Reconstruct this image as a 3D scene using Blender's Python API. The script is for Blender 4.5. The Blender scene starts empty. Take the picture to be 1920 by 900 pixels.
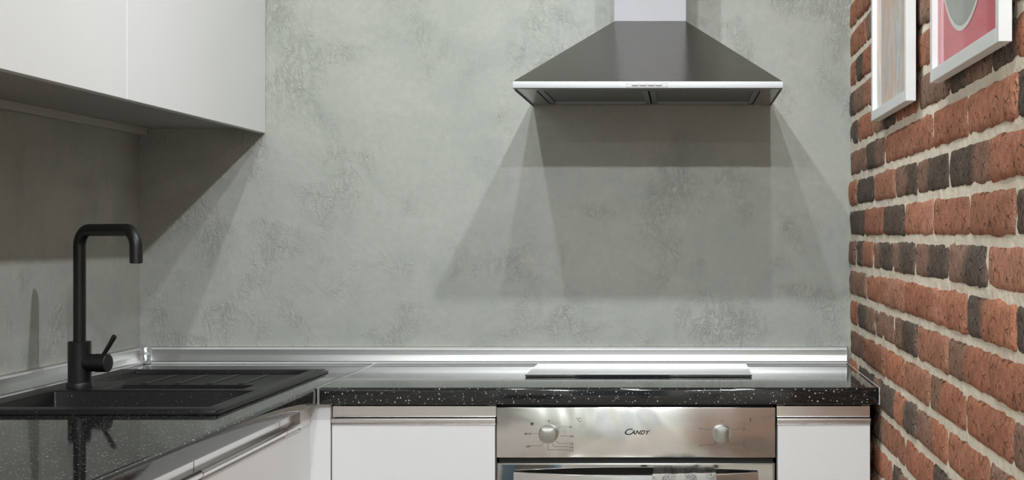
import bpy, bmesh, math, random
from mathutils import Vector, Matrix, noise
random.seed(7)
SC = bpy.context.scene
COL = SC.collection

# ------------------------------------------------------------------ camera, world, exposure, large lights
H = 1.206            # camera height; worktop surface lies at z = 0.88
YW = 3.75            # back wall
XL, XR = -1.373, 0.424   # left wall, face of the brick wall
ZC = 2.75            # ceiling
F = 2775.0           # focal length in pixels of the 1920 px wide frame
cam_d = bpy.data.cameras.new('camera')
cam = bpy.data.objects.new('camera', cam_d); COL.objects.link(cam)
cam.location = (0, 0, H); cam.rotation_euler = (math.pi/2, 0, 0)
cam_d.sensor_width = 36; cam_d.lens = 36*F/1920
cam_d.shift_x = -(1278-960)/1920; cam_d.shift_y = -(450-440)/1920
cam_d.clip_start = 0.02
SC.camera = cam
SC.view_settings.view_transform = 'Standard'; SC.view_settings.look = 'None'
SC.view_settings.gamma = 1; SC.view_settings.use_curve_mapping = False
SC.view_settings.exposure = 0.0
w = bpy.data.worlds.new('world'); SC.world = w; w.use_nodes = True
w.node_tree.nodes['Background'].inputs[0].default_value = (.75, .87, 1, 1)
w.node_tree.nodes['Background'].inputs[1].default_value = .4

def area_light(name, loc, rot, sx, sy, power, color):
    d = bpy.data.lights.new(name, 'AREA'); d.shape = 'RECTANGLE'; d.size = sx; d.size_y = sy
    d.energy = power; d.color = color
    o = bpy.data.objects.new(name, d); COL.objects.link(o); o.location = loc; o.rotation_euler = rot
    return o
# daylight through the two glazed openings of the rear wall
area_light('daylight_balcony_door', (-.42, -3.70, 1.15), (math.pi/2, 0, math.pi), .75, 2.1, 8, (.90, .96, 1))
area_light('daylight_window', (1.35, -3.70, 1.55), (math.pi/2, 0, math.pi), 1.4, 1.3, 8, (.90, .96, 1))
# ceiling spots: (x, y, watts)
# adjustable heads: (x, y, watts, point aimed at, beam spread in degrees)
SPOTS = [(.22, 2.25, 5.7, (-1.30, 3.15, 1.0), 104), (-.18, 2.25, 2.9, (-.30, 3.75, .85), 116), (-.577, 2.25, 4.4, (.38, 3.60, 1.65), 125),
         (.22, -.05, 19, (-.2, 2.2, .8), 168), (-.19, -.05, 8, (-.2, 2.2, .8), 168), (-.577, -.05, 14, (-.2, 2.2, .8), 168),
         (.10, -2.25, 38, (.1, -2.25, 0), 168), (-.70, -2.25, 38, (-.7, -2.25, 0), 168), (1.5, -2.0, 38, (1.5, -2, 0), 168)]
SPOT_COLOR = (.90, .962, .995)

# ------------------------------------------------------------------ helpers
def S(r, g, b):
    f = lambda c: (c/12.92 if c <= .04045 else ((c+.055)/1.055)**2.4)
    return (f(r/255), f(g/255), f(b/255), 1)

class NT:
    def __init__(s, name):
        s.m = bpy.data.materials.new(name); s.m.use_nodes = True
        s.t = s.m.node_tree; s.b = s.t.nodes['Principled BSDF']
    def n(s, typ, **kw):
        x = s.t.nodes.new(typ)
        for k, v in kw.items():
            if k in x.inputs: x.inputs[k].default_value = v
            else: setattr(x, k, v)
        return x
    def l(s, a, b): s.t.links.new(a, b)
    def coord(s, kind='Object', scale=(1, 1, 1)):
        c = s.n('ShaderNodeTexCoord'); m = s.n('ShaderNodeMapping'); m.inputs['Scale'].default_value = scale
        s.l(c.outputs[kind], m.inputs['Vector']); return m.outputs['Vector']
    def noise(s, vec, scale, detail=3, rough=.5, dist=0):
        x = s.n('ShaderNodeTexNoise'); x.inputs['Scale'].default_value = scale; x.inputs['Detail'].default_value = detail
        x.inputs['Roughness'].default_value = rough; x.inputs['Distortion'].default_value = dist
        s.l(vec, x.inputs['Vector']); return x.outputs['Fac']
    def ramp(s, fac, stops, interp='LINEAR'):
        r = s.n('ShaderNodeValToRGB'); e = r.color_ramp.elements; r.color_ramp.interpolation = interp
        while len(e) < len(stops): e.new(.5)
        for i, (p, c) in enumerate(stops):
            e[i].position = p; e[i].color = c if len(c) == 4 else (*c, 1)
        s.l(fac, r.inputs['Fac']); return r.outputs['Color']
    def math(s, op, a, b=None, clamp=False):
        x = s.n('ShaderNodeMath', operation=op); x.use_clamp = clamp
        for i, v in enumerate((a, b)):
            if v is None: continue
            if isinstance(v, (int, float)): x.inputs[i].default_value = v
            else: s.l(v, x.inputs[i])
        return x.outputs[0]
    def mix(s, fac, a, b, blend='MIX'):
        x = s.n('ShaderNodeMix', data_type='RGBA', blend_type=blend)
        for sock, v in ((x.inputs[0], fac), (x.inputs[6], a), (x.inputs[7], b)):
            if isinstance(v, (int, float)): sock.default_value = v
            elif isinstance(v, tuple): sock.default_value = v
            else: s.l(v, sock)
        return x.outputs[2]
    def bump(s, height, strength, dist, normal=None):
        x = s.n('ShaderNodeBump'); x.inputs['Strength'].default_value = strength; x.inputs['Distance'].default_value = dist
        s.l(height, x.inputs['Height'])
        if normal is not None: s.l(normal, x.inputs['Normal'])
        return x.outputs['Normal']
    def set(s, **kw):
        for k, v in kw.items():
            k = {'base': 'Base Color', 'rough': 'Roughness', 'metal': 'Metallic', 'normal': 'Normal', 'ior': 'IOR',
                 'coat': 'Coat Weight', 'coat_rough': 'Coat Roughness', 'aniso': 'Anisotropic', 'spec': 'Specular IOR Level',
                 'trans': 'Transmission Weight', 'emit': 'Emission Color', 'emit_s': 'Emission Strength', 'alpha': 'Alpha'}[k]
            if isinstance(v, (int, float, tuple)): s.b.inputs[k].default_value = v
            else: s.l(v, s.b.inputs[k])
        return s

M = {}
def simple(name, c, rough=.5, metal=0, var=.04, nscale=8, bump=0, bscale=200, **kw):
    """plain paint / plastic / metal with a faint procedural unevenness"""
    t = NT(name); v = t.coord('Object')
    f = t.noise(v, nscale, 3)
    lo = tuple(x*(1-var) for x in c[:3]) + (1,); hi = tuple(min(1, x*(1+var)) for x in c[:3]) + (1,)
    t.set(base=t.ramp(f, [(.3, lo), (.7, hi)]), rough=rough, metal=metal, **kw)
    if bump: t.set(normal=t.bump(t.noise(v, bscale, 2), bump, .002))
    M[name] = t.m; return t

# ---- materials
def build_materials():
    # grey decorative plaster with patches of trowel marks
    t = NT('plaster'); v = t.coord('Object')
    big = t.noise(v, 1.7, 5, .6, .4); mid = t.noise(v, 7, 5, .65, .6); fine = t.noise(v, 60, 3)
    c1 = t.ramp(big, [(.33, S(172, 175, 166)), (.5, S(182, 184, 175)), (.68, S(187, 187, 179))])
    c2 = t.ramp(mid, [(.35, S(164, 170, 162)), (.62, S(192, 192, 184))])
    c = t.mix(.38, c1, c2)
    c = t.mix(t.ramp(fine, [(.35, (.25,)*3), (.65, (0,)*3)]), c, S(160, 166, 158))
    patch = t.ramp(t.noise(v, 6.0, 3, .55, .5), [(.50, (0,)*3), (.68, (1,)*3)])
    vs = t.coord('Object', (1, 1, .55))
    crink = t.noise(vs, 46, 4, .62, 1.6)
    crk = t.ramp(crink, [(.44, (0,)*3), (.5, (1,)*3), (.56, (.35,)*3)])
    crk2 = t.ramp(t.noise(vs, 18, 3, .6, 2.2), [(.47, (0,)*3), (.5, (1,)*3), (.53, (.2,)*3)])
    h = t.math('MULTIPLY', patch, t.math('ADD', crk, t.math('MULTIPLY', crk2, .8)))
    h = t.math('ADD', h, t.math('MULTIPLY', t.noise(v, 260, 3), .28))
    h = t.math('ADD', h, t.math('MULTIPLY', mid, 1.1))
    t.set(base=c, rough=.62, normal=t.bump(h, .62, .0026), spec=.35)
    M['plaster'] = t.m
    # bricks: the tone is stored per vertex, the material adds grain, pits and wear
    t = NT('brick'); v = t.coord('Object')
    a = t.n('ShaderNodeAttribute', attribute_name='tone')
    g1 = t.noise(v, 55, 5, .7, .3); g2 = t.noise(v, 260, 3, .7)
    c = t.mix(t.ramp(g1, [(.38, (.75,)*3), (.60, (0,)*3)]), a.outputs['Color'], t.mix(1, a.outputs['Color'], (.62, .56, .54, 1), 'MULTIPLY'))
    c = t.mix(t.ramp(g2, [(.50, (0,)*3), (.72, (.42,)*3)]), c, S(216, 172, 150))
    pit = t.ramp(t.noise(v, 30, 4, .6, 1.2), [(.33, (1,)*3), (.40, (0,)*3)])
    vo = t.n('ShaderNodeTexVoronoi', feature='DISTANCE_TO_EDGE'); vo.inputs['Scale'].default_value = 26
    wv = t.n('ShaderNodeVectorMath', operation='ADD')
    nz = t.n('ShaderNodeTexNoise'); nz.inputs['Scale'].default_value = 30; t.l(v, nz.inputs['Vector'])
    sc = t.n('ShaderNodeVectorMath', operation='SCALE'); sc.inputs['Scale'].default_value = .05; t.l(nz.outputs['Color'], sc.inputs[0])
    t.l(v, wv.inputs[0]); t.l(sc.outputs[0], wv.inputs[1]); t.l(wv.outputs[0], vo.inputs['Vector'])
    crack = t.math('MULTIPLY', t.ramp(vo.outputs['Distance'], [(0, (1,)*3), (.07, (0,)*3)]), t.ramp(t.noise(v, 14, 2), [(.52, (0,)*3), (.6, (1,)*3)]))
    c = t.mix(t.math('MULTIPLY', pit, .6), c, S(80, 44, 32))
    hh = t.math('ADD', t.math('MULTIPLY', g1, 1.0), t.math('MULTIPLY', g2, .35))
    hh = t.math('SUBTRACT', hh, t.math('MULTIPLY', pit, .8))
    hh = t.math('SUBTRACT', hh, t.math('MULTIPLY', crack, .9))
    t.set(base=c, rough=.85, normal=t.bump(hh, 1.0, .012), spec=.25)
    M['brick'] = t.m
    # mortar
    t = NT('mortar'); v = t.coord('Object')
    f = t.noise(v, 40, 4, .6)
    t.set(base=t.ramp(f, [(.3, S(240, 224, 202)), (.7, S(250, 240, 224))]), rough=.9, spec=.2,
          normal=t.bump(t.math('ADD', t.noise(v, 70, 4, .6, .5), t.math('MULTIPLY', t.noise(v, 24, 2), 1.2)), .7, .006))
    M['mortar'] = t.m
    # black speckled worktop laminate
    t = NT('speckled_laminate'); v = t.coord('Object')
    def specks(scale, r):
        vo = t.n('ShaderNodeTexVoronoi'); vo.inputs['Scale'].default_value = scale; t.l(v, vo.inputs['Vector'])
        lum = t.n('ShaderNodeSeparateColor'); t.l(vo.outputs['Color'], lum.inputs[0])
        rad = t.math('MULTIPLY', lum.outputs[0], r)
        return t.math('LESS_THAN', vo.outputs['Distance'], rad)
    s1 = specks(170, .26); s2 = specks(330, .25)
    c = t.mix(t.noise(v, 30, 2), (.0075, .0075, .008, 1), (.011, .011, .0115, 1))
    c = t.mix(s2, c, S(84, 82, 78)); c = t.mix(s1, c, S(196, 194, 186))
    t.set(base=c, rough=.055, ior=1.56)
    M['laminate'] = t.m
    # brushed stainless steels
    def steel(key, c, rough, axis, streak=.05, wav=0, wscale=4, bstr=.04):
        t = NT(key); sc = {'x': (1, 60, 60), 'y': (60, 1, 60), 'z': (60, 60, 1)}[axis]
        v = t.coord('Object', sc); v0 = t.coord('Object')
        f = t.noise(v, 12, 3)
        lo = tuple(x*(1-streak) for x in c[:3]) + (1,); hi = tuple(min(1, x*(1+streak)) for x in c[:3]) + (1,)
        t.set(base=t.ramp(f, [(.3, lo), (.7, hi)]), metal=1.0, rough=rough)
        nrm = t.bump(f, bstr, .0005)
        if wav: nrm = t.bump(t.noise(v0, wscale, 2, .5, .6), 1.0, wav, nrm)
        t.set(normal=nrm); M[key] = t.m
    steel('steel_hood', (.31, .30, .285), .17, 'x')
    simple('steel_duct', (.45, .447, .465, 1), .6, 0, .015, 20, spec=.25)
    steel('steel_rim', (.30, .30, .30), .40, 'x')
    steel('steel_frame', (.30, .32, .34), .35, 'x')
    steel('steel_fascia', (.86, .85, .835), .2, 'x', .03, .012, 5.0)
    steel('aluminium', (.55, .55, .54), .34, 'x', .02)
    steel('aluminium_y', (.58, .58, .57), .34, 'y', .02)
    steel('handle_aluminium', (.78, .75, .74), .2, 'x', .03)
    steel('handle_aluminium_y', (.78, .75, .74), .2, 'y', .03)
    steel('knob_steel', (.44, .43, .405), .34, 'y', .03)
    simple('clear_corner', (.68, .71, .72, 1), .12, .75)
    simple('white_front', S(229, 229, 229), .24, 0, .01, 3)
    simple('white_upper', S(235, 236, 235), .42, 0, .01, 3)
    simple('carcass', S(170, 168, 162), .5, 0, .03, 6)
    simple('rail_grey', S(190, 188, 182), .45, 0, .03, 6)
    simple('white_plastic', S(226, 226, 224), .3, 0, .01, 5)
    simple('panel_grey', S(206, 208, 208), .3, 0, .01, 5)
    simple('frame_white', S(240, 241, 240), .35, 0, .012, 9)
    simple('matt_black', (.0065, .0065, .0068, 1), .42, 0, .1, 60, .12, 900)
    simple('gap_black', (.006, .006, .006, 1), .5, 0, .1)
    simple('gloss_black', (.006, .006, .007, 1), .06, 0, .05)
    simple('oven_glass', (.44, .43, .42, 1), .03, 1, .02)
    simple('hob_glass', (.006, .006, .007, 1), .03, 0, .05, ior=2.1)
    simple('ink', (.012, .012, .014, 1), .5, 0, .05)
    simple('ink_grey', (.08, .076, .072, 1), .5, 0, .05)
    simple('filter_dark', (.10, .105, .11, 1), .4, .6, .1)
    simple('ceiling_white', S(232, 231, 227), .8, 0, .01, 2)
    simple('room_wall', S(214, 211, 204), .8, 0, .02, 2)
    simple('blue_paint', S(150, 185, 215), .5, 0, .03, 4)
    simple('table_black', (.012, .012, .012, 1), .4, 0, .05)
    # black granite composite of the sink
    t = NT('granite_composite'); v = t.coord('Object')
    g = t.noise(v, 500, 2); s = t.math('GREATER_THAN', t.noise(v, 320, 1), .73)
    c = t.mix(g, (.0035, .0035, .0035, 1), (.0085, .0085, .008, 1)); c = t.mix(t.math('MULTIPLY', s, .5), c, S(150, 150, 146))
    t.set(base=c, rough=.42, spec=.35, normal=t.bump(g, .12, .0006)); M['composite'] = t.m
    # hood filter: fine woven mesh
    t = NT('filter_mesh'); v = t.coord('Object')
    ck = t.n('ShaderNodeTexChecker'); ck.inputs['Scale'].default_value = 420; t.l(v, ck.inputs['Vector'])
    c = t.mix(ck.outputs['Fac'], (.16, .16, .16, 1), (.30, .295, .285, 1))
    t.set(base=c, metal=.8, rough=.5, normal=t.bump(ck.outputs['Fac'], .3, .0006)); M['filter_mesh'] = t.m
    # art print 1: vertical veils of grey and peach
    t = NT('marbled_print'); v = t.coord('Object', (1, 2.2, 1.0))
    f = t.noise(v, 3.2, 6, .62, 1.8); f2 = t.noise(t.coord('Object', (1, 4, 1.3)), 6.0, 5, .6, 1.2)
    c = t.ramp(f, [(.30, S(178, 182, 188)), (.43, S(222, 220, 218)), (.53, S(222, 186, 164)), (.62, S(240, 196, 166)), (.75, S(240, 234, 226))])
    c = t.mix(t.ramp(f2, [(.4, (0,)*3), (.6, (.5,)*3)]), c, S(176, 160, 152))
    t.set(base=c, rough=.6, coat=.6, coat_rough=.03); M['marbled_print'] = t.m
    simple('print_red', S(236, 66, 96), .6, 0, .05, 14, coat=1, coat_rough=.02)
    simple('print_grey', S(160, 166, 158), .6, 0, .08, 22, coat=1, coat_rough=.02)
    simple('print_white', S(244, 244, 240), .6, 0, .02, 14, coat=1, coat_rough=.02)
    simple('reflection_pink', S(232, 178, 188), .6, 0, .02, 14)
    # tea towel with ink sketches of tree trunks
    t = NT('towel'); v = t.coord('Object')
    vv = t.coord('Object', (1, .35, .35))
    cell = t.math('FRACT', t.math('ADD', t.math('MULTIPLY', t.n('ShaderNodeSeparateXYZ').outputs[0], 1), 0))
    sep = [x for x in t.t.nodes if x.bl_idname == 'ShaderNodeSeparateXYZ'][0]; t.l(v, sep.inputs[0])
    t.l(sep.outputs[0], [x for x in t.t.nodes if x.bl_idname == 'ShaderNodeMath' and x.operation == 'MULTIPLY'][-1].inputs[0])
    [x for x in t.t.nodes if x.bl_idname == 'ShaderNodeMath' and x.operation == 'MULTIPLY'][-1].inputs[1].default_value = 22.5
    band = t.math('LESS_THAN', t.math('ABSOLUTE', t.math('SUBTRACT', cell, .45)), t.math('MULTIPLY', t.noise(v, 12, 2), .55))
    ln = t.ramp(t.noise(vv, 110, 3, .6, 2.5), [(.45, (0,)*3), (.5, (1,)*3), (.55, (0,)*3)])
    ink = t.math('MULTIPLY', band, ln)
    t.set(base=t.mix(t.math('MULTIPLY', ink, .9), S(232, 230, 225), S(30, 28, 28)), rough=.9, spec=.1,
          normal=t.bump(t.noise(v, 900, 2), .25, .0006)); M['towel'] = t.m
    # oak plank floor
    t = NT('oak_floor'); v = t.coord('Object')
    br = t.n('ShaderNodeTexBrick'); br.inputs['Scale'].default_value = 1; br.inputs['Brick Width'].default_value = 1.2
    br.inputs['Row Height'].default_value = .18; br.inputs['Mortar Size'].default_value = .002
    br.inputs['Color1'].default_value = S(190, 178, 164); br.inputs['Color2'].default_value = S(172, 160, 146); br.inputs['Mortar'].default_value = S(70, 55, 45)
    t.l(v, br.inputs['Vector'])
    g = t.noise(t.coord('Object', (1.5, 18, 1)), 3, 5, .6, .6)
    t.set(base=t.mix(.4, br.outputs['Color'], t.ramp(g, [(.3, S(150, 138, 124)), (.7, S(200, 190, 176))])), rough=.35); M['floor'] = t.m
    t = NT('lamp_lens'); v = t.coord('Object')
    t.set(base=(1, 1, 1, 1), emit=t.ramp(t.noise(v, 30, 2), [(.3, (1, .96, .9)), (.7, (1, .98, .94))]), emit_s=12.0); M['lamp_lens'] = t.m
build_materials()

# ---- geometry helpers: every builder works in world coordinates, obj() moves the mesh to its parent's origin
ORG = {}
def empty(name, loc, label, cat, group=None):
    o = bpy.data.objects.new(name, None); COL.objects.link(o); o.location = loc; o.empty_display_size = .05
    ORG[o] = Vector(loc); o['label'] = label; o['category'] = cat
    if group: o['group'] = group
    return o
def obj(name, bm, mat, parent=None, smooth=False, label=None, cat=None, group=None, kind=None, angle=35):
    me = bpy.data.meshes.new(name)
    if parent is not None: o_org = ORG[parent]
    else: o_org = Vector((0, 0, 0))
    bmesh.ops.recalc_face_normals(bm, faces=bm.faces)
    if o_org.length: bmesh.ops.translate(bm, vec=-o_org, verts=bm.verts)
    bm.to_mesh(me); bm.free()
    me.materials.append(M[mat])
    if smooth:
        for p in me.polygons: p.use_smooth = True
        me.set_sharp_from_angle(angle=math.radians(angle))
    o = bpy.data.objects.new(name, me); COL.objects.link(o)
    ORG[o] = o_org
    if parent is not None: o.parent = parent
    for k, v in (('label', label), ('category', cat), ('group', group), ('kind', kind)):
        if v: o[k] = v
    return o
def box(x0, x1, y0, y1, z0, z1, bev=0, seg=1, bm=None):
    new = bm is None
    b = bmesh.new()
    vs = [b.verts.new(p) for p in ((x0,y0,z0),(x1,y0,z0),(x1,y1,z0),(x0,y1,z0),(x0,y0,z1),(x1,y0,z1),(x1,y1,z1),(x0,y1,z1))]
    for f in ((0,3,2,1),(4,5,6,7),(0,1,5,4),(1,2,6,5),(2,3,7,6),(3,0,4,7)): b.faces.new([vs[i] for i in f])
    if bev: bmesh.ops.bevel(b, geom=b.edges[:], offset=bev, segments=seg, affect='EDGES', profile=.5)
    if new: return b
    return merge(bm, b)
def merge(bm, b):
    me = bpy.data.meshes.new('tmp'); b.to_mesh(me); b.free(); bm.from_mesh(me); bpy.data.meshes.remove(me); return bm
def extrude_profile(pts, axis, a0, a1, bm=None):
    """closed 2-D profile swept along x (pts are y,z) or y (pts are x,z)"""
    b = bmesh.new()
    mk = (lambda p, a: (a, p[0], p[1])) if axis == 'x' else (lambda p, a: (p[0], a, p[1]))
    A = [b.verts.new(mk(p, a0)) for p in pts]; B = [b.verts.new(mk(p, a1)) for p in pts]
    n = len(pts)
    for i in range(n): b.faces.new((A[i], A[(i+1) % n], B[(i+1) % n], B[i]))
    b.faces.new(A); b.faces.new(B[::-1])
    return b if bm is None else merge(bm, b)
def lathe(c, axis, prof, seg=32, bm=None):
    """prof: list of (radius, distance along axis) from point c"""
    ax = Vector(axis).normalized(); q = ax.to_track_quat('Z', 'Y'); c = Vector(c)
    b = bmesh.new(); rings = []
    for r, h in prof:
        if r < 1e-6: rings.append([b.verts.new(c + q @ Vector((0, 0, h)))])
        else: rings.append([b.verts.new(c + q @ Vector((r*math.cos(2*math.pi*i/seg), r*math.sin(2*math.pi*i/seg), h))) for i in range(seg)])
    for A, B in zip(rings, rings[1:]):
        for i in range(seg):
            j = (i+1) % seg
            if len(A) == 1 and len(B) == 1: continue
            if len(A) == 1: b.faces.new((A[0], B[j], B[i]))
            elif len(B) == 1: b.faces.new((A[i], A[j], B[0]))
            else: b.faces.new((A[i], A[j], B[j], B[i]))
    for R in (rings[0], rings[-1]):
        if len(R) > 1: b.faces.new(R)
    return b if bm is None else merge(bm, b)
def tube(path, r, seg=20, bm=None):
    b = bmesh.new(); P = [Vector(p) for p in path]; rings = []; up = None
    for i, p in enumerate(P):
        d = (P[min(i+1, len(P)-1)] - P[max(i-1, 0)]).normalized()
        if up is None:
            up = Vector((0, 0, 1)) if abs(d.z) < .9 else Vector((1, 0, 0))
        s = d.cross(up).normalized(); u = s.cross(d).normalized(); up = u
        rr = r[i] if isinstance(r, (list, tuple)) else r
        rings.append([b.verts.new(p + rr*(math.cos(2*math.pi*k/seg)*s + math.sin(2*math.pi*k/seg)*u)) for k in range(seg)])
    for A, B in zip(rings, rings[1:]):
        for k in range(seg): b.faces.new((A[k], A[(k+1) % seg], B[(k+1) % seg], B[k]))
    b.faces.new(rings[0][::-1]); b.faces.new(rings[-1])
    return b if bm is None else merge(bm, b)
def cells(xs, ys, hmap, zbot, bev=0):
    """plate of rectangular cells at different heights, with walls between them and a skirt to zbot"""
    b = bmesh.new(); vd = {}
    def V(x, y, z):
        k = (round(x, 5), round(y, 5), round(z, 5))
        if k not in vd: vd[k] = b.verts.new((x, y, z))
        return vd[k]
    nx, ny = len(xs)-1, len(ys)-1
    h = lambda i, j: hmap[j][i] if 0 <= i < nx and 0 <= j < ny else zbot
    for j in range(ny):
        for i in range(nx):
            z = h(i, j)
            b.faces.new((V(xs[i], ys[j], z), V(xs[i+1], ys[j], z), V(xs[i+1], ys[j+1], z), V(xs[i], ys[j+1], z)))
    for j in range(ny):
        for i in range(nx+1):
            a, c = h(i-1, j), h(i, j)
            if abs(a-c) > 1e-6: b.faces.new((V(xs[i], ys[j], a), V(xs[i], ys[j+1], a), V(xs[i], ys[j+1], c), V(xs[i], ys[j], c)))
    for i in range(nx):
        for j in range(ny+1):
            a, c = h(i, j-1), h(i, j)
            if abs(a-c) > 1e-6: b.faces.new((V(xs[i], ys[j], a), V(xs[i+1], ys[j], a), V(xs[i+1], ys[j], c), V(xs[i], ys[j], c)))
    bmesh.ops.recalc_face_normals(b, faces=b.faces)
    if bev:
        ed = [e for e in b.edges if len(e.link_faces) == 2 and e.calc_face_angle(0) > .5]
        bmesh.ops.bevel(b, geom=ed, offset=bev, segments=2, affect='EDGES', profile=.5, clamp_overlap=True)
    return b
def text_mesh(txt, size, x, z, y, align='LEFT', sx=1, shear=0, thick=.0003, bold=0):
    """lettering standing in the x-z plane, facing -y; x,z is the baseline start (or centre)"""
    cu = bpy.data.curves.new('t', 'FONT'); cu.body = txt; cu.size = size; cu.align_x = align; cu.shear = shear
    cu.extrude = thick; cu.offset = bold; cu.resolution_u = 3
    o = bpy.data.objects.new('t', cu); COL.objects.link(o)
    dg = bpy.context.evaluated_depsgraph_get()
    me = bpy.data.meshes.new_from_object(o.evaluated_get(dg))
    bpy.data.objects.remove(o); b = bmesh.new(); b.from_mesh(me); bpy.data.meshes.remove(me); bpy.data.curves.remove(cu)
    for v in b.verts:
        px, py, pz = v.co; v.co = (x + px*sx, y - pz, z + py)
    return b
def stroke(bm, pts, wd, y):
    """thin printed line in the x-z plane"""
    for (xa, za), (xb, zb) in zip(pts, pts[1:]):
        d = Vector((xb-xa, 0, zb-za)); n = Vector((-d.z, 0, d.x)).normalized()*wd/2
        a, c = Vector((xa, y, za)), Vector((xb, y, zb)); e = d.normalized()*wd*.3
        q = [a-e+n, a-e-n, c+e-n, c+e+n]; k = Vector((0, .0003, 0))
        f = [bm.verts.new(p) for p in q]; bm.faces.new(f)
    return bm

# ------------------------------------------------------------------ the room
def struct(name, bm, mat, **kw): return obj(name, bm, mat, kind='structure', **kw)
YR = -3.8; XE = 2.6
struct('wall_back', box(XL-.1, XR+.25, YW, YW+.1, 0, ZC), 'plaster')
struct('wall_left', box(XL-.1, XL, YR, YW, 0, ZC), 'plaster')
struct('floor', box(XL-.1, XE+.1, YR-.1, YW+.1, -.08, 0), 'floor')
struct('ceiling', box(XL-.1, XE+.1, YR-.1, YW+.1, ZC, ZC+.08), 'ceiling_white')
struct('wall_side', box(XE, XE+.1, YR, .5, 0, ZC), 'room_wall')
struct('wall_return', box(XR+.25, XE, .4, .5, 0, ZC), 'room_wall')
# rear wall with a balcony door opening and a window opening
rw = bmesh.new()
for a in ((XL-.1, -.82, 0, ZC), (-.02, .6, 0, ZC), (2.1, XE, 0, ZC), (-.82, -.02, 2.25, ZC), (.6, 2.1, 0, .85), (.6, 2.1, 2.25, ZC)):
    box(a[0], a[1], YR-.1, YR, a[2], a[3], bm=rw)
struct('wall_rear', rw, 'room_wall')
for nm, (a, c, d, e) in (('door_1', (-.82, -.02, 0, 2.25)), ('window_1', (.6, 2.1, .85, 2.25))):
    fr = bmesh.new(); fw = .06
    for q in ((a, a+fw, d, e), (c-fw, c, d, e), (a, c, d, d+fw), (a, c, e-fw, e)): box(q[0], q[1], YR-.08, YR-.02, q[2], q[3], bm=fr)
    struct(nm, fr, 'white_plastic')

# ---- brick wall
MX = XR + .0045           # mortar plane
def mortar_mesh():
    b = bmesh.new(); y0, y1 = .4, YW; ny, nz = 260, 240; g = []
    for j in range(nz+1):
        z = ZC*j/nz; row = []
        for i in range(ny+1):
            y = y0 + (y1-y0)*i/ny
            d = noise.noise(Vector((0, y*22, z*40)))*.0028 + noise.noise(Vector((5, y*60, z*60)))*.0016
            row.append(b.verts.new((MX + d, y, z)))
        g.append(row)
    for j in range(nz):
        for i in range(ny): b.faces.new((g[j][i], g[j][i+1], g[j+1][i+1], g[j+1][i]))
    # thickness behind the mortar face
    back = [b.verts.new(p) for p in ((XR+.25, y0, 0), (XR+.25, y1, 0), (XR+.25, y1, ZC), (XR+.25, y0, ZC))]
    b.faces.new(back)
    edge = [g[0], [r[-1] for r in g], g[-1][::-1], [r[0] for r in g][::-1]]
    for k, e in enumerate(edge):
        b.faces.new([back[k]] + e + [back[(k+1) % 4]])
    return b
wall_right = struct('wall_right', mortar_mesh(), 'mortar', smooth=True)
ORG[wall_right] = Vector((0, 0, 0))
TONE = {'R': S(214, 146, 115), 'r': S(228, 160, 130), 'B': S(176, 141, 121), 'D': S(114, 103, 94)}
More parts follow.
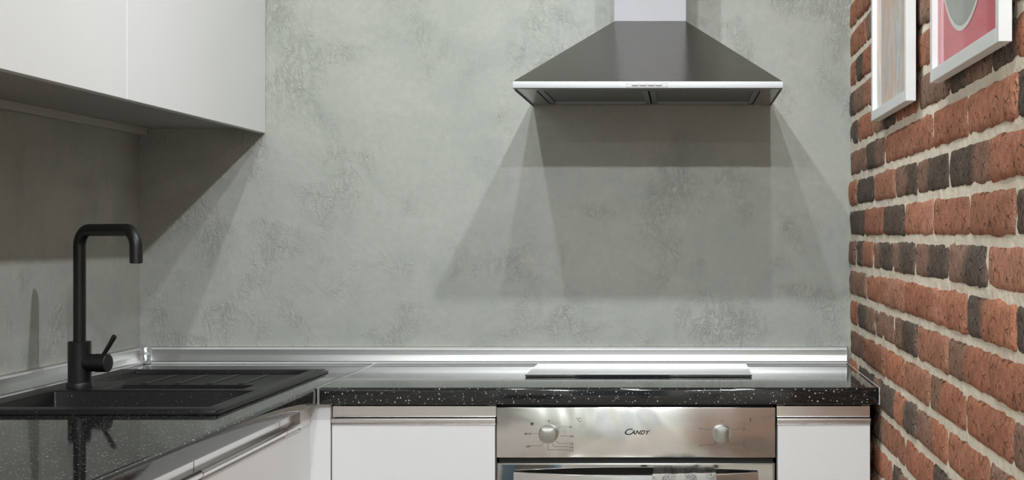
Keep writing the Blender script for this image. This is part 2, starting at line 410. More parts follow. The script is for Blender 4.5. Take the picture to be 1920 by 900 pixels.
def brick_mesh(y_far, y_near, z0, z1, code, seed, nu=20, nv=6):
    ra = random.Random(seed); b = bmesh.new(); off = Vector((seed*1.7, seed*.37, 0))
    cy, cz = (y_far+y_near)/2, (z0+z1)/2
    L, Hh = y_far-y_near, z1-z0; proud = ra.uniform(-.002, .0025)
    tilt = ra.uniform(-.002, .002); lay = b.verts.layers.float_color.new('tone')
    ca, cb = Vector(TONE[code[0]][:3]), Vector(TONE[code[-1]][:3]); sp = ra.uniform(.35, .6); wid = ra.uniform(.06, .2)
    jit = ra.uniform(.80, 1.14); hue = ra.uniform(.94, 1.06)
    def tone(u, v):
        t = (u - sp + noise.noise(off + Vector((u*3, v*2.5, 3)))*.18)/wid; t = min(1, max(0, t+.5))
        c = ca.lerp(cb, t)*jit*(1 + .16*noise.noise(off + Vector((u*5, v*3, 9))))
        wear = max(0, 1 - min(u, 1-u)*L/.016)*(.5 + .5*noise.noise(off + Vector((7, v*3, u*2))))*.5   # mortar smear on the ends
        c = c.lerp(Vector((.60, .40, .31)), wear) if code[0] != 'D' else c
        return (c.x*hue, c.y, c.z/hue**.5, 1)
    us = [0, .012, .03] + [.03 + .94*(i+1)/(nu-4) for i in range(nu-5)] + [.97, .988, 1]
    vs_ = [0, .06, .2, .4, .6, .8, .94, 1]
    grid = []
    for v in vs_:
        row = []
        for u in us:
            y = y_far - u*L; z = z0 + v*Hh
            eu = min(u, 1-u)*L; ev = min(v, 1-v)*Hh; e = min(eu, ev)
            rnd = .0055*max(0, 1-ev/.009)**2 + .0055*max(0, 1-eu/.016)**2
            n1 = noise.noise(off + Vector((0, y*14, z*22)))*.0026 + noise.noise(off + Vector((4, y*45, z*55)))*.0015
            x = XR - proud + rnd + n1*(.5 if e < .004 else 1) + tilt*(u-.5)
            wob = .0046
            if v in (0, 1): z += wob*(noise.noise(off + Vector((1, y*16, v*5))) + .6*noise.noise(off + Vector((2, y*48, v*5)))) - (.0012 if v == 1 else -.0012)
            if u in (0, 1): y += .0018*noise.noise(off + Vector((3, u*7, z*40)))
            if (u in (0, 1)) and (v in (0, 1)): z += (.004 if v == 0 else -.004); y += (-.003 if u == 0 else .003)
            q = b.verts.new((x, y-cy, z-cz)); q[lay] = tone(u, v); row.append(q)
        grid.append(row)
    for j in range(len(vs_)-1):
        for i in range(len(us)-1): b.faces.new((grid[j][i], grid[j][i+1], grid[j+1][i+1], grid[j+1][i]))
    loop = grid[0] + [r[-1] for r in grid[1:]] + grid[-1][-2::-1] + [r[0] for r in grid[-2:0:-1]]
    bk = []
    for q in loop:
        c = b.verts.new((MX+.006, q.co.y, q.co.z)); c[lay] = q[lay]; bk.append(c)
    n = len(loop)
    for i in range(n): b.faces.new((loop[i], loop[(i+1) % n], bk[(i+1) % n], bk[i]))
    b.faces.new(bk)
    return b, (0, cy, cz)
PITCH = .0743; Z0 = H - .008
ROWS = {   # joints in the far-to-near direction (photo columns), tones between them
 0: ([1592,1621,1655,1694,1747,1816,1901,2010], ['D','R','D','Rr','R','R','D']),
 -1: ([1592,1604,1634,1672,1713,1775,1847,1945], ['B','DR','BD','BD','BD','BD','r']),
 -2: ([1592,1622,1656,1695,1747,1812,1901,2010], ['B','R','r','R','rR','DR','D']),
 -3: ([1592,1606,1638,1675,1717,1776,1855,1955], ['R','DB','B','BD','R','BR','R']),
 -4: ([1592,1621,1658,1694,1741,1809,1897,2005], ['B','R','R','R','BR','R','B']),
 -5: ([1592,1606,1636,1675,1717,1773,1853,1955], ['R','D','BD','RD','BR','R','BR']),
 -6: ([1592,1622,1656,1695,1747,1812,1900,2010], ['R','B','R','R','DB','R','R']),
 -7: ([1592,1604,1634,1671,1715,1775,1853,1955], ['B','R','R','DB','BR','R','B']),
 1: ([1592,1605,1637,1676,1717,1776,1853,1955], ['R','D','r','BD','BD','DB','R']),
 2: ([1592,1624,1657,1699,1747,1810,1907,2015], ['B','DB','R','R','R','R','D']),
 3: ([1592,1606,1638,1677,1720,1779,1855,1955], ['D','R','BD','R','B','DB','DR']),
 4: ([1592,1620,1656,1694,1747,1812,1900,2010], ['DB','R','B','R','R','B','R']),
 5: ([1592,1604,1637,1675,1717,1776,1855,1955], ['R','DR','B','R','BR','D','R']),
 6: ([1592,1622,1656,1694,1747,1812,1900,2010], ['R','B','R','B','R','R','R']),
 7: ([1592,1605,1637,1675,1717,1776,1855,1955], ['R','R','B','R','R','B','R']),
}
def col_to_y(px): return min(YW-.001, XR*F/(px-1278))
mb = bmesh.new(); sd = 0
for r in range(-17, 21):
    z0 = Z0 + r*PITCH + .0058; z1 = z0 + PITCH - .0116
    z0 = max(z0, .003); z1 = min(z1, ZC-.003)
    if z1 - z0 < .02: continue
    if r in ROWS: js, cs = ROWS[r]; ys = [col_to_y(p) for p in js]; cs = list(cs)
    else: ys = [YW-.001, YW-(.33 if r % 2 == 0 else .15)]; cs = [random.choice(['R','R','B','BD','D','R','DR'])]
    while ys[-1] > .75:
        ys.append(ys[-1] - random.uniform(.295, .325)); cs.append(random.choice(['R','R','R','B','BD','D','DR','BR']))
    for i, c in enumerate(cs):
        sd += 1
        g = .0024
        yn = max(ys[i+1] + g, .405)
        b, loc = brick_mesh(ys[i] - (g if i else 0), yn, z0, z1, c, sd)
        if r in range(-8, 9) and ys[i] > 1.55:
            o = obj('brick', b, 'brick', wall_right, smooth=True, angle=60); o.location = loc
        else:
            bmesh.ops.translate(b, vec=Vector(loc), verts=b.verts); merge(mb, b)
o = obj('brickwork', mb, 'brick', wall_right, smooth=True, angle=60, kind='stuff')

# ------------------------------------------------------------------ worktops
ZT = H - .326; TH = .036
XJ = -.773; YF = 3.15
def nosing(front, back, sgn):
    """worktop section: rounded front edge; (coordinate, z) pairs"""
    p = [(back, ZT), (back, ZT-TH), (front + sgn*.0075, ZT-TH)]
    r = .004
    for k in range(4):
        a = math.pi/2*k/3; p.append((front + sgn*(r - r*math.sin(a)), ZT-TH + r - r*math.cos(a)))
    r = .007
    for k in range(6):
        a = math.pi/2*k/5; p.append((front + sgn*(r - r*math.cos(a)), ZT - r + r*math.sin(a)))
    p.append((front + sgn*.0095, ZT))
    return p
wt = empty('worktop', ((XJ+XR)/2, (YF+YW)/2, ZT-TH), 'black speckled glossy worktop under the hood, reaching the brick wall', 'worktop')
obj('slab', extrude_profile(nosing(YF, YW-.001, 1), 'x', XJ+.004, XR-.004), 'laminate', wt, smooth=True)
obj('end_strip', box(XR-.004, XR-.0022, YF-.001, YW-.02, ZT-TH, ZT+.0006), 'white_plastic', wt, label='thin pale edging strip on the right end')
# left run, with the cut-out of the sink
SX0, SX1, SY0, SY1 = -1.325, -.840, 2.672, 3.50
YN = .55
wl = empty('worktop', ((XL+XJ)/2, (YN+YW)/2, ZT-TH), 'black speckled glossy worktop along the left wall, holding the sink', 'worktop')
slab = bmesh.new()
cx0, cx1, cy0, cy1 = SX0+.03, SX1-.02, SY0+.03, SY1-.02
box(XL+.001, cx0, YN, YW-.001, ZT-TH, ZT, bm=slab)
box(cx0, cx1, YN, cy0, ZT-TH, ZT, bm=slab); box(cx0, cx1, cy1, YW-.001, ZT-TH, ZT, bm=slab)
extrude_profile(nosing(XJ-.004, cx1, -1), 'y', YN, YW-.001, bm=slab)
obj('slab', slab, 'laminate', wl, smooth=True)
jn = bmesh.new()
box(XJ-.0042, XJ+.0042, YF-.0012, YW-.018, ZT-.001, ZT+.0014, .0004, bm=jn); box(XJ-.0028, XJ+.0028, YF-.0022, YF+.004, ZT-TH, ZT+.0014, .0004, bm=jn)
obj('worktop_joint_strip', jn, 'aluminium_y', label='narrow aluminium strip joining the two black worktops', cat='joint strip')

# ---- aluminium upstands along the walls
def upstand_profile(s, wall):
    P = [(0, 0), (.020, 0), (.020, .005), (.0175, .007), (.0165, .010), (.0148, .017), (.0137, .0215), (.0135, .023), (.0132, .0355), (.0130, .036), (.0125, .0415), (.010, .0425), (0, .0425)]
    return [(wall + s*a, ZT + .0003 + z) for a, z in P]
CW = .036
ub = empty('upstand', (-.45, YW-.02, ZT), 'long aluminium upstand behind the hob along the grey wall', 'upstand')
obj('profile', extrude_profile(upstand_profile(-1, YW-.0005), 'x', XL+CW, XR-.008), 'aluminium', ub, smooth=True, angle=20)
def lips(axis, wall, s, a0, a1, m, par):
    for z0, z1, d in ((.0368, .0412, .0132), (.0008, .0048, .0206)):
        q = [(wall, ZT+z0), (wall+s*d, ZT+z0), (wall+s*d, ZT+z1), (wall, ZT+z1)]
        obj('lip', extrude_profile(q, axis, a0, a1), 'white_plastic', par)
lips('x', YW-.0005, -1, XL+CW, XR-.008, 'white_plastic', ub)
obj('end_cap', box(XR-.008, XR-.0045, YW-.0215, YW-.0005, ZT+.0003, ZT+.0432, .0005), 'clear_corner', ub, label='clear end cap of the upstand')
ul = empty('upstand', (XL+.02, 2.2, ZT), 'aluminium upstand running along the left wall behind the tap', 'upstand')
obj('profile', extrude_profile(upstand_profile(1, XL+.0005), 'y', YN, YW-CW), 'aluminium_y', ul, smooth=True, angle=20)
lips('y', XL+.0005, 1, YN, YW-CW, 'white_plastic', ul)
# corner connector: the section swept around the inner corner
cb = bmesh.new(); P = upstand_profile(1, 0); rings = []
for k in range(5):
    t = k/4
    ring = []
    for a, z in P:
        a2 = a + .0012
        if k == 0: q = (XL+.0005+a2, YW-CW)
        elif k == 4: q = (XL+CW, YW-.0005-a2)
        else:
            R = max(CW - a2, .004); R = R*.55; cxx, cyy = XL+.0005+a2+R, YW-.0005-a2-R
            an = math.pi - (math.pi/2)*(k-1)/2
            q = (cxx+R*math.cos(an), cyy+R*math.sin(an))
        ring.append(cb.verts.new((q[0], q[1], z + .0006)))
    rings.append(ring)
for A, B in zip(rings, rings[1:]):
    for i in range(len(A)): cb.faces.new((A[i], A[(i+1) % len(A)], B[(i+1) % len(A)], B[i]))
cb.faces.new(rings[0]); cb.faces.new(rings[-1][::-1])
obj('upstand_corner_piece', cb, 'clear_corner', smooth=True, label='shiny corner piece where the two aluminium upstands meet', cat='corner piece')

# ------------------------------------------------------------------ sink and tap
RIM = ZT + .009
xs = [SX0, -1.276, -1.204, -.929, -.873, SX1]; ys = [SY0, 2.728, 3.01, 3.042, 3.21, 3.462, SY1]
r_, d_, B1, B2 = RIM, RIM-.009, RIM-.19, RIM-.12
hm = [[r_]*5, [r_, B1, B1, B1, r_], [r_]*5, [r_, r_, B2, d_, r_], [r_, d_, d_, d_, r_], [r_]*5]
hm[1] = [r_, B1, B1, B1, r_]
snk = empty('kitchen_sink', ((SX0+SX1)/2, (SY0+SY1)/2, ZT), 'black composite sink with large bowl, small bowl and drainer', 'sink')
obj('basin', cells(xs, ys, hm, ZT+.0006, .0035), 'composite', snk, smooth=True, angle=50)
lp = bmesh.new(); box(SX0-.003, SX1+.003, SY0-.003, SY1+.003, ZT+.0003, ZT+.0042, .001, bm=lp)
for gx in (-1.17, -1.10, -1.03, -.96):
    obj('drainer_ridge', box(gx-.006, gx+.006, 3.225, 3.44, d_-.001, d_+.0018, .0009), 'composite', snk)
# thin lower step of the rim: a frame around the basin
lp.free(); fr = bmesh.new(); e = .004
for q in ((SX0-e, SX1+e, SY0-e, SY0+.004), (SX0-e, SX1+e, SY1-.004, SY1+e), (SX0-e, SX0+.004, SY0, SY1), (SX1-.004, SX1+e, SY0, SY1)):
    box(q[0], q[1], q[2], q[3], ZT+.0003, ZT+.0045, .0008, bm=fr)
obj('rim_step', fr, 'composite', snk)
obj('drain', lathe((-1.07, 2.87, B1+.0003), (0, 0, 1), [(.045, 0), (.045, .002), (.04, .003), (.012, .001), (0, .001)], 28), 'steel_rim', snk, smooth=True)

FX, FY = -1.252, 3.078
tap = empty('kitchen_tap', (FX, FY, RIM), 'matt black tap with square-bent spout and side lever on the sink', 'tap')
zb = H - .2216
obj('base_ring', lathe((FX, FY, RIM), (0, 0, 1), [(.0262, 0), (.0262, .009), (.0252, .0105), (.0236, .0112)], 40), 'matt_black', tap, smooth=True)
obj('body', lathe((FX, FY, RIM+.0106), (0, 0, 1), [(.0232, 0), (.0232, zb-RIM-.0106-.0012), (.022, zb-RIM-.0106), (0, zb-RIM-.0106)], 40), 'matt_black', tap, smooth=True)
dv = Vector((.159, -.112, 0)); reach = dv.length; dv.normalize(); rt = .0127
ztop = H + .0095; rb = .034
path = [(FX, FY, zb-.004), (FX, FY, zb+.05), (FX, FY, (zb+ztop)/2)]
for k in range(9):
    a = math.pi/2*k/8
    p = Vector((FX, FY, ztop-rb)) + dv*(rb-rb*math.cos(a)) + Vector((0, 0, rb*math.sin(a))); path.append(p)
for k in range(9):
    a = math.pi/2*k/8
    p = Vector((FX, FY, ztop-rb)) + dv*(reach-rb+rb*math.sin(a)) + Vector((0, 0, rb*math.cos(a))); path.append(p)
path.append(Vector((FX, FY, H-.0566)) + dv*reach)
sp_ = obj('spout', tube(path, rt, 24), 'matt_black', tap, smooth=True)
obj('aerator', lathe(Vector((FX, FY, H-.0568)) + dv*reach, (0, 0, -1), [(.0105, -.004), (.0105, .0008), (.008, .001), (0, .0005)], 20), 'gap_black', sp_, smooth=True)
va = Vector((math.cos(math.radians(10)), -math.sin(math.radians(10)), 0)); zc = H - .266
vc = Vector((FX, FY, zc))
val = obj('valve', lathe(vc, va, [(.0185, .015), (.0185, .036), (.0178, .0364), (.0178, .0378), (.0192, .0382), (.0192, .064), (.018, .0652), (0, .0652)], 36), 'matt_black', tap, smooth=True)
ls = vc + va*.054 + Vector((0, 0, .017))
obj('lever', tube([ls, ls+Vector((.012, -.002, .018)), ls+Vector((.0235, -.004, .037)), ls+Vector((.025, -.004, .0395)), ls+Vector((.026, -.004, .041))], [.0042, .0046, .0052, .0048, .002], 14), 'matt_black', val, smooth=True)

# ------------------------------------------------------------------ hob
HX0, HX1, HY0, HY1 = -.358, .161, 3.385, 3.675
hob = empty('glass_hob', ((HX0+HX1)/2, (HY0+HY1)/2, ZT), 'black glass hob lying on the worktop below the hood', 'hob')
obj('glass_plate', box(HX0, HX1, HY0, HY1, ZT+.0012, ZT+.0055, .0006, 1), 'hob_glass', hob)
obj('seal', box(HX0+.002, HX1-.002, HY0+.002, HY1-.002, ZT+.0002, ZT+.0013), 'gap_black', hob)

# ------------------------------------------------------------------ base units
FYD = 3.168; FXD = -.795        # planes of the fronts
ZU = ZT - TH                    # underside of the worktop
def handle_y(x0, x1, par, mat='handle_aluminium', zo=0):
    """aluminium grip rail let into the top edge of a front that faces -y"""
    zt, zl = H-.3685, H-.4065
    pr = [(FYD+.016, zt), (FYD+.012, zt), (FYD+.012, zl+.0165)]
    for k in range(7):
        a = math.pi/2 + math.pi*k/6
        pr.append((FYD+.003 + .007*math.cos(a), zl+.0095 + .007*math.sin(a)))
    pr += [(FYD-.002, zl), (FYD+.016, zl)]
    return obj('handle_rail', extrude_profile(pr, 'x', x0, x1), mat, par, smooth=True, angle=30, label='aluminium grip rail along the top of the front')
def handle_x(y0, y1, par):
    zt, zl = H-.3685, H-.4065
    pr = [(FXD-.016, zt), (FXD-.012, zt), (FXD-.012, zl+.0165)]
    for k in range(7):
        a = math.pi/2 + math.pi*k/6
        pr.append((FXD-.003 - .007*math.cos(a), zl+.0095 + .007*math.sin(a)))
    pr += [(FXD+.002, zl), (FXD-.016, zl)]
    return obj('handle_rail', extrude_profile(pr, 'y', y0, y1), 'handle_aluminium_y', par, smooth=True, angle=30, label='aluminium grip rail along the top of the front')
ZD = H - .4068; ZK = .10
def carcass(x0, x1, y0, y1, par):
    b = bmesh.new(); t = .016
    box(x0, x0+t, y0, y1, ZK, ZU-.001, bm=b); box(x1-t, x1, y0, y1, ZK, ZU-.001, bm=b)
    box(x0+t, x1-t, y0, y1, ZK, ZK+t, bm=b)
    return obj('body', b, 'carcass', par)
def unit_y(x0, x1, label):
    u = empty('base_cabinet', ((x0+x1)/2, 3.45, ZK), label, 'cabinet')
    carcass(x0, x1, FYD+.019, YW-.01, u)
    dd = obj('door', box(x0+.001, x1-.001, FYD, FYD+.018, ZK+.003, ZD, .0008), 'white_front', u)
    ORG[dd] = ORG[u]
    handle_y(x0, x1, dd)
    return u
unit_y(-.7495, -.3985, 'white base cabinet with aluminium grip rail left of the oven')
unit_y(.2045, .4045, 'narrow white base cabinet between the oven and the brick wall')
# corner post of two white strips
cp = empty('corner_filler', (-.775, FYD, ZK), 'white corner filler post between the two runs of base cabinets', 'filler')
obj('filler_strip', box(FXD-.017, -.7515, FYD, FYD+.018, ZK, ZU-.001, .0006), 'white_front', cp)
obj('filler_strip', box(FXD-.018, FXD, 2.972, FYD-.0005, ZK, ZD, .0006), 'white_front', cp)
handle_x(2.972, 3.085, cp)
obj('filler_block', box(FXD-.018, FXD, 3.085, FYD-.0005, ZD+.0005, ZU-.001, .0006), 'white_front', cp)
def unit_x(y0, y1, label):
    u = empty('base_cabinet', (-1.1, (y0+y1)/2, ZK), label, 'cabinet')
    b = bmesh.new(); t = .016
    for q in ((y0, y0+t), (y1-t, y1)): box(XL+.01, FXD-.019, q[0], q[1], ZK, ZU-.001, bm=b)
    box(XL+.01, FXD-.019, y0+t, y1-t, ZK, ZK+t, bm=b)
    obj('body', b, 'carcass', u)
    dd = obj('door', box(FXD-.018, FXD, y0+.001, y1-.001, ZK+.003, ZD, .0008), 'white_front', u)
    handle_x(y0+.001, y1-.001, dd)
unit_x(2.449, 2.970, 'white base cabinet under the sink, next to the corner filler')
unit_x(1.85, 2.448, 'white base cabinet on the left run, nearer the viewer than the sink one')
unit_x(1.25, 1.849, 'white base cabinet of the left run, nearest the viewer')
pl = bmesh.new(); box(-.85, .42, FYD+.05, FYD+.066, 0, ZK-.001, bm=pl); box(-.866, -.85, 1.25, FYD+.066, 0, ZK-.001, bm=pl)
obj('trim_1', pl, 'white_front', kind='structure')

# ------------------------------------------------------------------ oven
OX0, OX1 = -.3955, .2005; OC = -.0976
ov = empty('built_in_oven', (OC, 3.45, .24), 'stainless steel built-in oven with two knobs and towel on its handle', 'oven')
zf1, zf0 = H-.3690, H-.4770
obj('casing', box(OX0+.02, OX1-.02, FYD+.03, YW-.06, .25, ZU-.012), 'gap_black', ov)
obj('front_backing', box(OX0+.004, OX1-.004, FYD+.012, FYD+.03, .25, ZU-.004), 'gap_black', ov)
fa = obj('control_panel', box(OX0, OX1, FYD-.004, FYD+.012, zf0, zf1, .0018, 2), 'steel_fascia', ov, smooth=True)
YP = FYD - .0043
def P2(px, py): return ((px-1278)/(F/YP), H - (py-440)/(F/YP))
# dials
for (kx, rot) in ((1028, 0), (1354, 90)):
    x, z = P2(kx, 813.5)
    kn = obj('knob', lathe((x, YP, z), (0, -1, 0), [(.0203, 0), (.0203, .003), (.0196, .0045), (0, .0045)], 40), 'knob_steel', ov, smooth=True)
    # grip: a drum with two flats, its front slightly domed
    g = bmesh.new(); rg, flat, n = .0190, .0135, 48; R_ = []
    for k_, (sc, dep) in enumerate(((1, .004), (1, .0165), (.95, .0185), (.6, .0196), (.25, .020))):
        ring = []
        for q in range(n):
            an = 2*math.pi*q/n; u_, v_ = rg*math.cos(an), max(-flat, min(flat, rg*math.sin(an)))
            if rot: u_, v_ = v_, u_
            ring.append(g.verts.new((x+u_*sc, YP-dep, z+v_*sc)))
        R_.append(ring)
    for A_, B_ in zip(R_, R_[1:]):
        for q in range(n): g.faces.new((A_[q], A_[(q+1) % n], B_[(q+1) % n], B_[q]))
    g.faces.new(R_[-1]); g.faces.new(R_[0][::-1])
    obj('grip', g, 'knob_steel', kn, smooth=True, angle=40)
# printed marks (measured on the panel)
px2m = YP/F
ink = bmesh.new(); gry = bmesh.new()
def put(bm, txt, size_px, px, py, align='LEFT', sx=1, shear=0, bold=0):
    x, z = P2(px, py); merge(bm, text_mesh(txt, size_px*px2m, x, z, YP, align, sx, shear, .0002, bold))
put(ink, '°C', 10, 1079, 790.5); put(ink, 'F', 10, 1405.5, 791)
for txt, px, py in (('50', 1066.5, 802.5), ('100', 1066.5, 820), ('125', 1066.5, 834), ('150', 1066.5, 840.5), ('175', 1066.5, 846.5), ('200', 985.5, 839)):
    put(gry, txt, 5.0, px, py, sx=1.15, bold=.0001)
put(gry, 'MAX', 5.0, 983.5, 815, sx=1.1, bold=.0001)
def ln(*pp, w=.55): stroke(gry, [P2(*p) for p in pp], w*px2m, YP-.0001)
ln((994, 813), (1010, 813)); ln((994, 836), (1015, 836), (1020, 829.5)); ln((1045, 804), (1051, 800), (1065, 800)); ln((1051, 817.5), (1065, 817.5))
ln((1043, 827), (1048, 831.5), (1065, 831.5)); ln((1035.5, 831), (1038, 837.5), (1065, 837.5)); ln((1027.5, 833), (1027.5, 843.5), (1065, 843.5))
ln((1320, 804.5), (1334, 806)); ln((1374, 806), (1381, 804.5), (1389, 804.5)); ln((1319, 834), (1338, 834), (1343, 829)); ln((1365, 829), (1369, 834), (1389, 834))
def dot(bm, px, py, r, rin=0):
    x, z = P2(px, py); n = 18
    A = [bm.verts.new((x+r*px2m*math.cos(2*math.pi*i/n), YP-.0002, z+r*px2m*math.sin(2*math.pi*i/n))) for i in range(n)]
    if not rin: bm.faces.new(A)
    else:
        B = [bm.verts.new((x+rin*px2m*math.cos(2*math.pi*i/n), YP-.0002, z+rin*px2m*math.sin(2*math.pi*i/n))) for i in range(n)]
        for i in range(n): bm.faces.new((A[i], A[(i+1) % n], B[(i+1) % n], B[i]))
dot(ink, 1029, 789.5, 1.3); dot(ink, 997.6, 795, 2.9, 1.5); dot(ink, 997.6, 794.2, 1.2); dot(gry, 1354, 789.3, 1.4, .9)
dot(gry, 1394.5, 804, 2.6, 1.9); stroke(gry, [P2(1393.3, 807.6), P2(1395.7, 807.6)], .9*px2m, YP-.0001)
for zz in (803.5, 836): stroke(gry, [P2(1311, zz), P2(1317, zz)], .8*px2m, YP-.0001)
dot(gry, 1314, 806, .6); dot(gry, 1314, 833.2, .6)
for zz in (831, 837): stroke(gry, [P2(1392, zz), P2(1397.5, zz)], .7*px2m, YP-.0001)
dot(gry, 1394.7, 834, .7)
obj('printed_scale', gry, 'ink_grey', fa, kind='stuff'); obj('printed_symbols', ink, 'ink', fa, kind='stuff')
lg = bmesh.new()
put(lg, 'C', 16.5, 1168.5, 815.2, sx=1.25, shear=.35, bold=.00025)
put(lg, 'ANDY', 10.6, 1182.5, 814.4, sx=1.12, shear=.35, bold=.0004)
obj('logo_lettering', lg, 'ink', fa)
# door: mirror-like glass in a steel frame
zd1 = H - .4885
dr = obj('door', box(OX0+.001, OX1-.001, FYD-.004, FYD+.012, .255, zd1, .0015, 2), 'knob_steel', ov, smooth=True)
obj('door_glass', box(OX0+.006, OX1-.006, FYD-.0052, FYD-.0035, .262, zd1-.003), 'oven_glass', dr)
# bowed flat handle
hb = bmesh.new(); n = 32; hx0, hx1 = -.357, .163; zh1, zh0 = H-.5055, H-.545; rows = []
def bow(u): return .018 + .040*(1-(2*u-1)**2)
for i in range(n+1):
    u = i/n; x = hx0 + (hx1-hx0)*u; yo = FYD-.005 - bow(u); th = .006
    rows.append([hb.verts.new(p) for p in ((x, yo, zh0), (x, yo-.0015, (zh0+zh1)/2), (x, yo, zh1-.001), (x, yo+.001, zh1), (x, yo+th, zh1), (x, yo+th, zh0))])
for A, Bq in zip(rows, rows[1:]):
    for k in range(6): hb.faces.new((A[k], A[(k+1) % 6], Bq[(k+1) % 6], Bq[k]))
hb.faces.new(rows[0]); hb.faces.new(rows[-1][::-1])
hd = obj('door_handle', hb, 'steel_fascia', dr, smooth=True, angle=30)
for x in (hx0+.012, hx1-.012):
    obj('handle_bracket', box(x-.011, x+.011, FYD-.0215, FYD-.004, H-.540, H-.512, .002), 'knob_steel', hd)
# tea towel folded over the handle
tw = bmesh.new(); tx0, tx1 = -.061, .0725; nu = 36; prof = []
def bow_x(x): return FYD-.005 - bow((x-hx0)/(hx1-hx0))
rows = []
for i in range(nu+1):
    u = i/nu; x = tx0 + (tx1-tx0)*u; yo = bow_x(x); wv = .0016*math.sin(u*19) + .0012*noise.noise(Vector((u*6, 0, 0)))
    tz = H-.5045 + .0016*noise.noise(Vector((u*7, 2, 0))) + .0012
    pts = []
    for k in range(9): f = k/8; pts.append((x + .002*f*math.sin(u*9), yo - .0042 - abs(wv)*(.3+f*2) - .004*f, tz - .003 - .27*(1-(k/8)) if False else tz - .003 - .27*f))
    pts = pts[::-1]
    pts += [(x, yo-.003, tz), (x, yo+.0025, tz+.0012), (x, yo+.009, tz), (x, yo+.0105, tz-.004), (x, yo+.011, tz-.06), (x, yo+.012, tz-.18)]
    rows.append([tw.verts.new(p) for p in pts])
for A, Bq in zip(rows, rows[1:]):
    for k in range(len(A)-1): tw.faces.new((A[k], A[k+1], Bq[k+1], Bq[k]))
bmesh.ops.solidify(tw, geom=tw.faces[:], thickness=.0014)
obj('tea_towel', tw, 'towel', smooth=True, angle=60, label='white tea towel with black ink sketches hanging over the oven handle', cat='towel')

# ------------------------------------------------------------------ extractor hood
HC = -.0755; hw = .3005; yh = 3.31
hoo = empty('extractor_hood', (HC, YW, H+.3216), 'stainless steel pyramid extractor hood with chimney on the grey wall', 'hood')
zb0, zr1 = H+.3270, H+.3437; zt1 = H+.511; yc = 3.55; cw = .0875
cn = bmesh.new()
a = [cn.verts.new(p) for p in ((HC-hw, yh+.002, zr1), (HC+hw, yh+.002, zr1), (HC+hw, YW-.001, zr1), (HC-hw, YW-.001, zr1))]
c = [cn.verts.new(p) for p in ((HC-cw, yc, zt1), (HC+cw, yc, zt1), (HC+cw, YW-.001, zt1), (HC-cw, YW-.001, zt1))]
for i in range(4): cn.faces.new((a[i], a[(i+1) % 4], c[(i+1) % 4], c[i]))
cn.faces.new(a[::-1]); cn.faces.new(c)
obj('canopy', cn, 'steel_hood', hoo)
obj('chimney', box(HC-cw+.001, HC+cw-.001, yc+.001, YW-.001, zt1+.0005, ZC-.002, .0012), 'steel_duct', hoo)
rp = [(yh+.016, zb0), (yh+.0012, zb0), (yh, zb0+.0012)]
for k in range(5):
    a_ = math.pi/2*k/4; rp.append((yh + .0022 - .0022*math.cos(a_), zr1-.0022+.0022*math.sin(a_)))
rp += [(yh+.016, zr1)]
rim = obj('front_rim', extrude_profile(rp, 'x', HC-hw-.0012, HC+hw+.0012), 'steel_rim', hoo, smooth=True, angle=40)
for s in (-1, 1):
    x0, x1 = sorted((HC+s*hw, HC+s*(hw-.0016)))
    obj('side_rim', box(x0, x1, yh+.0165, YW-.001, zb0-.003, zr1-.0005), 'steel_rim', hoo)
pn = obj('button_panel', box(HC-.049, HC+.045, yh-.0012, yh+.004, zb0+.0032, zr1-.0022, .0006), 'panel_grey', hoo, label='pale control panel with four push buttons')
for k in range(4):
    bx = HC-.0355 + k*.0173
    obj('push_button', box(bx, bx+.0150, yh-.0042, yh-.0008, zb0+.0070, zr1-.0052, .0008), 'white_plastic', pn)
# underside: plate frame and two filters
zu = zb0 + .004
up = bmesh.new()
for q in ((HC-hw+.0018, HC-hw+.045, yh+.017, YW-.0015), (HC+hw-.045, HC+hw-.0018, yh+.017, YW-.0015), (HC-hw+.045, HC+hw-.045, yh+.017, yh+.060), (HC-hw+.045, HC+hw-.045, YW-.030, YW-.0015)):
    box(q[0], q[1], q[2], q[3], zu-.0035, zu, bm=up)
obj('bottom_plate', up, 'steel_hood', hoo)
obj('inner_tray', box(HC-hw+.002, HC+hw-.002, yh+.017, YW-.002, zu+.0115, zr1-.0002), 'gap_black', hoo)
for s in (-1, 1):
    x0, x1 = sorted((HC+s*.002, HC+s*(hw-.047)))
    y0, y1 = yh+.062, YW-.032
    fl = obj('grease_filter', box(x0+.012, x1-.012, y0+.012, y1-.010, zu+.002, zu+.010), 'filter_mesh', hoo)
    ff = bmesh.new()
    for q in ((x0, x0+.013, y0, y1), (x1-.013, x1, y0, y1), (x0, x1, y0, y0+.012), (x0, x1, y1-.010, y1)):
        box(q[0], q[1], q[2], q[3], zu-.0025, zu+.008, .0008, bm=ff)
    obj('filter_frame', ff, 'steel_frame', fl)

# ------------------------------------------------------------------ wall cabinets on the left wall
XD = -1.054; ZB = H + .257; ZCAR = ZB + .012; ZTOP = 2.35
def wall_unit(y0, y1, label):
    u = empty('wall_cabinet', ((XL+XD)/2, (y0+y1)/2, ZCAR), label, 'cabinet')
    obj('body', box(XL+.001, XD-.0185, y0+.0005, y1-.0005, ZCAR, ZTOP), 'carcass', u)
    obj('door', box(XD-.018, XD, y0+.0009, y1-.0009, ZB, ZTOP, .0008), 'white_upper', u)
wall_unit(2.812, YW-.002, 'white handleless wall cabinet in the corner above the sink')
wall_unit(1.872, 2.811, 'white handleless wall cabinet at the upper left, nearer the viewer')
wall_unit(.93, 1.871, 'white handleless wall cabinet nearest the viewer on the left wall')
rl = bmesh.new(); box(XL+.001, XL+.024, .93, YW-.012, ZCAR-.017, ZCAR-.0006, .0015, bm=rl)
box(XL+.0238, XL+.0262, .93, YW-.012, ZCAR-.0065, ZCAR-.0006, bm=rl)
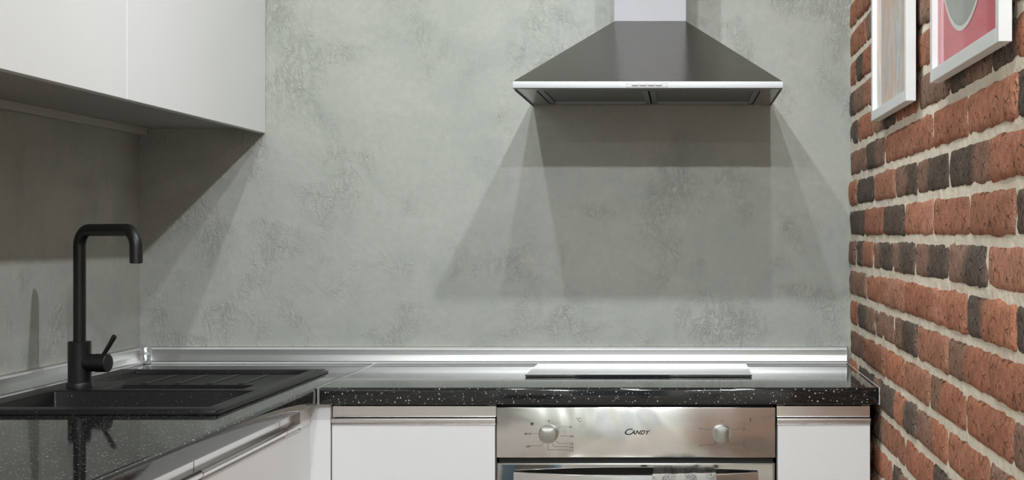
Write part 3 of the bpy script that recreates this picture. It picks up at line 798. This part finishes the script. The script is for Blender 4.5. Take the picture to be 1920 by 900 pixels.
obj('mounting_rail', rl, 'rail_grey', label='grey rail under the wall cabinets along the left wall', cat='rail')

# ------------------------------------------------------------------ framed pictures on the brick wall
def picture(y0, y1, z0, z1, xf, label, art):
    f = empty('picture_frame', (XR-.01, (y0+y1)/2, z0), label, 'picture', 'framed pictures on the brick wall')
    fw, xb = .020, XR-.0085
    for q in ((y0, y0+fw, z0, z1), (y1-fw, y1, z0, z1), (y0+fw, y1-fw, z0, z0+fw), (y0+fw, y1-fw, z1-fw, z1)):
        obj('frame_bar', box(xf, xb, q[0], q[1], q[2], q[3], .0006), 'frame_white', f)
    obj('backing', box(xf+.0102, xb-.001, y0+fw, y1-fw, z0+fw, z1-fw), 'carcass', f)
    xp = xf + .0100
    art(f, xp, y0+fw, y1-fw, z0+fw, z1-fw)
def art_marbled(f, x, y0, y1, z0, z1):
    obj('art_print', box(x-.0006, x, y0, y1, z0, z1), 'marbled_print', f, label='pale grey and peach veined print')
def art_circle(f, x, y0, y1, z0, z1):
    p = obj('art_print', box(x-.0006, x, y0, y1, z0, z1), 'print_red', f, label='pinkish red print with a grey disc')
    cy, cz = 2.14, H+.513
    def disc(r0, r1, xx):
        b = bmesh.new(); n = 72
        A = [b.verts.new((xx, cy+r1*math.cos(2*math.pi*i/n), cz+r1*math.sin(2*math.pi*i/n))) for i in range(n)]
        if r0:
            B = [b.verts.new((xx, cy+r0*math.cos(2*math.pi*i/n), cz+r0*math.sin(2*math.pi*i/n))) for i in range(n)]
            for i in range(n): b.faces.new((A[i], A[(i+1) % n], B[(i+1) % n], B[i]))
        else: b.faces.new(A)
        return b
    obj('grey_disc', disc(0, .210, x-.0009), 'print_grey', p)
    obj('white_ring', disc(.209, .2165, x-.0011), 'print_white', p)
    obj('pink_reflection', box(x-.0010, x-.0007, y1-.022, y1, z0, z1), 'reflection_pink', p)  # reflection of the mat, painted as a pale pink strip
picture(2.623, 3.103, H+.2375, H+.95, .3975, 'white framed pale marbled picture, the one nearer the grey wall', art_marbled)
picture(1.860, 2.375, H+.243, H+.95, .3985, 'white framed red picture with a grey disc at the upper right', art_circle)

# ------------------------------------------------------------------ lamps in the ceiling and the room mirrored in the oven door
SPOT_LABELS = ['white %s spotlight in the ceiling %s' % (a_, b_) for b_ in ('just in front of the grey wall', 'above the viewer') for a_ in ('right-hand', 'middle', 'left-hand')]
SPOT_LABELS += ['white right-hand spotlight in the ceiling behind the viewer', 'white left-hand spotlight in the ceiling behind the viewer', 'white spotlight in the ceiling in the far corner behind the viewer']
for i, (x, y, p, aim, spread) in enumerate(SPOTS):
    d = bpy.data.lights.new('spot_lamp', 'AREA'); d.shape = 'DISK'; d.size = .05; d.energy = p; d.color = SPOT_COLOR; d.spread = math.radians(spread)
    lo = bpy.data.objects.new('spot_lamp', d); COL.objects.link(lo); lo.location = (x, y, ZC-.026); lo.rotation_euler = (Vector(aim) - lo.location).to_track_quat('-Z', 'Y').to_euler()
    sl = empty('ceiling_spotlight', (x, y, ZC), SPOT_LABELS[i], 'spotlight', 'spotlights in the ceiling')
    obj('trim_ring', lathe((x, y, ZC-.0005), (0, 0, -1), [(.030, 0), (.045, 0), (.045, .003), (.040, .006), (.031, .004), (.030, 0)], 28), 'white_plastic', sl, smooth=True)
    obj('lens', lathe((x, y, ZC-.001), (0, 0, -1), [(.0295, 0), (.0295, .002), (0, .003)], 24), 'lamp_lens', sl, smooth=True)
st = empty('stool', (0, -.97, 0), 'wooden stool with thin black legs mirrored in the oven door', 'stool')
obj('seat', box(-.21, .18, -1.19, -.76, .70, .735, .004), 'floor', st)
for x, y in ((-.185, -.80), (.165, -.80), (.075, -1.15), (-.185, -1.15)):
    obj('leg', box(x-.012, x+.012, y-.012, y+.012, 0, .70, .002), 'table_black', st)
bc = empty('low_cupboard', (-.74, -.95, 0), 'low grey cupboard with pale blue side posts mirrored in the oven door', 'cupboard')
obj('body', box(-.795, -.640, -1.15, -.752, 0, .55, .003), 'carcass', bc)
obj('side_post', box(-.862, -.796, -1.15, -.75, 0, .56, .003), 'blue_paint', bc); obj('side_post', box(-.639, -.604, -1.15, -.75, 0, .56, .003), 'blue_paint', bc)
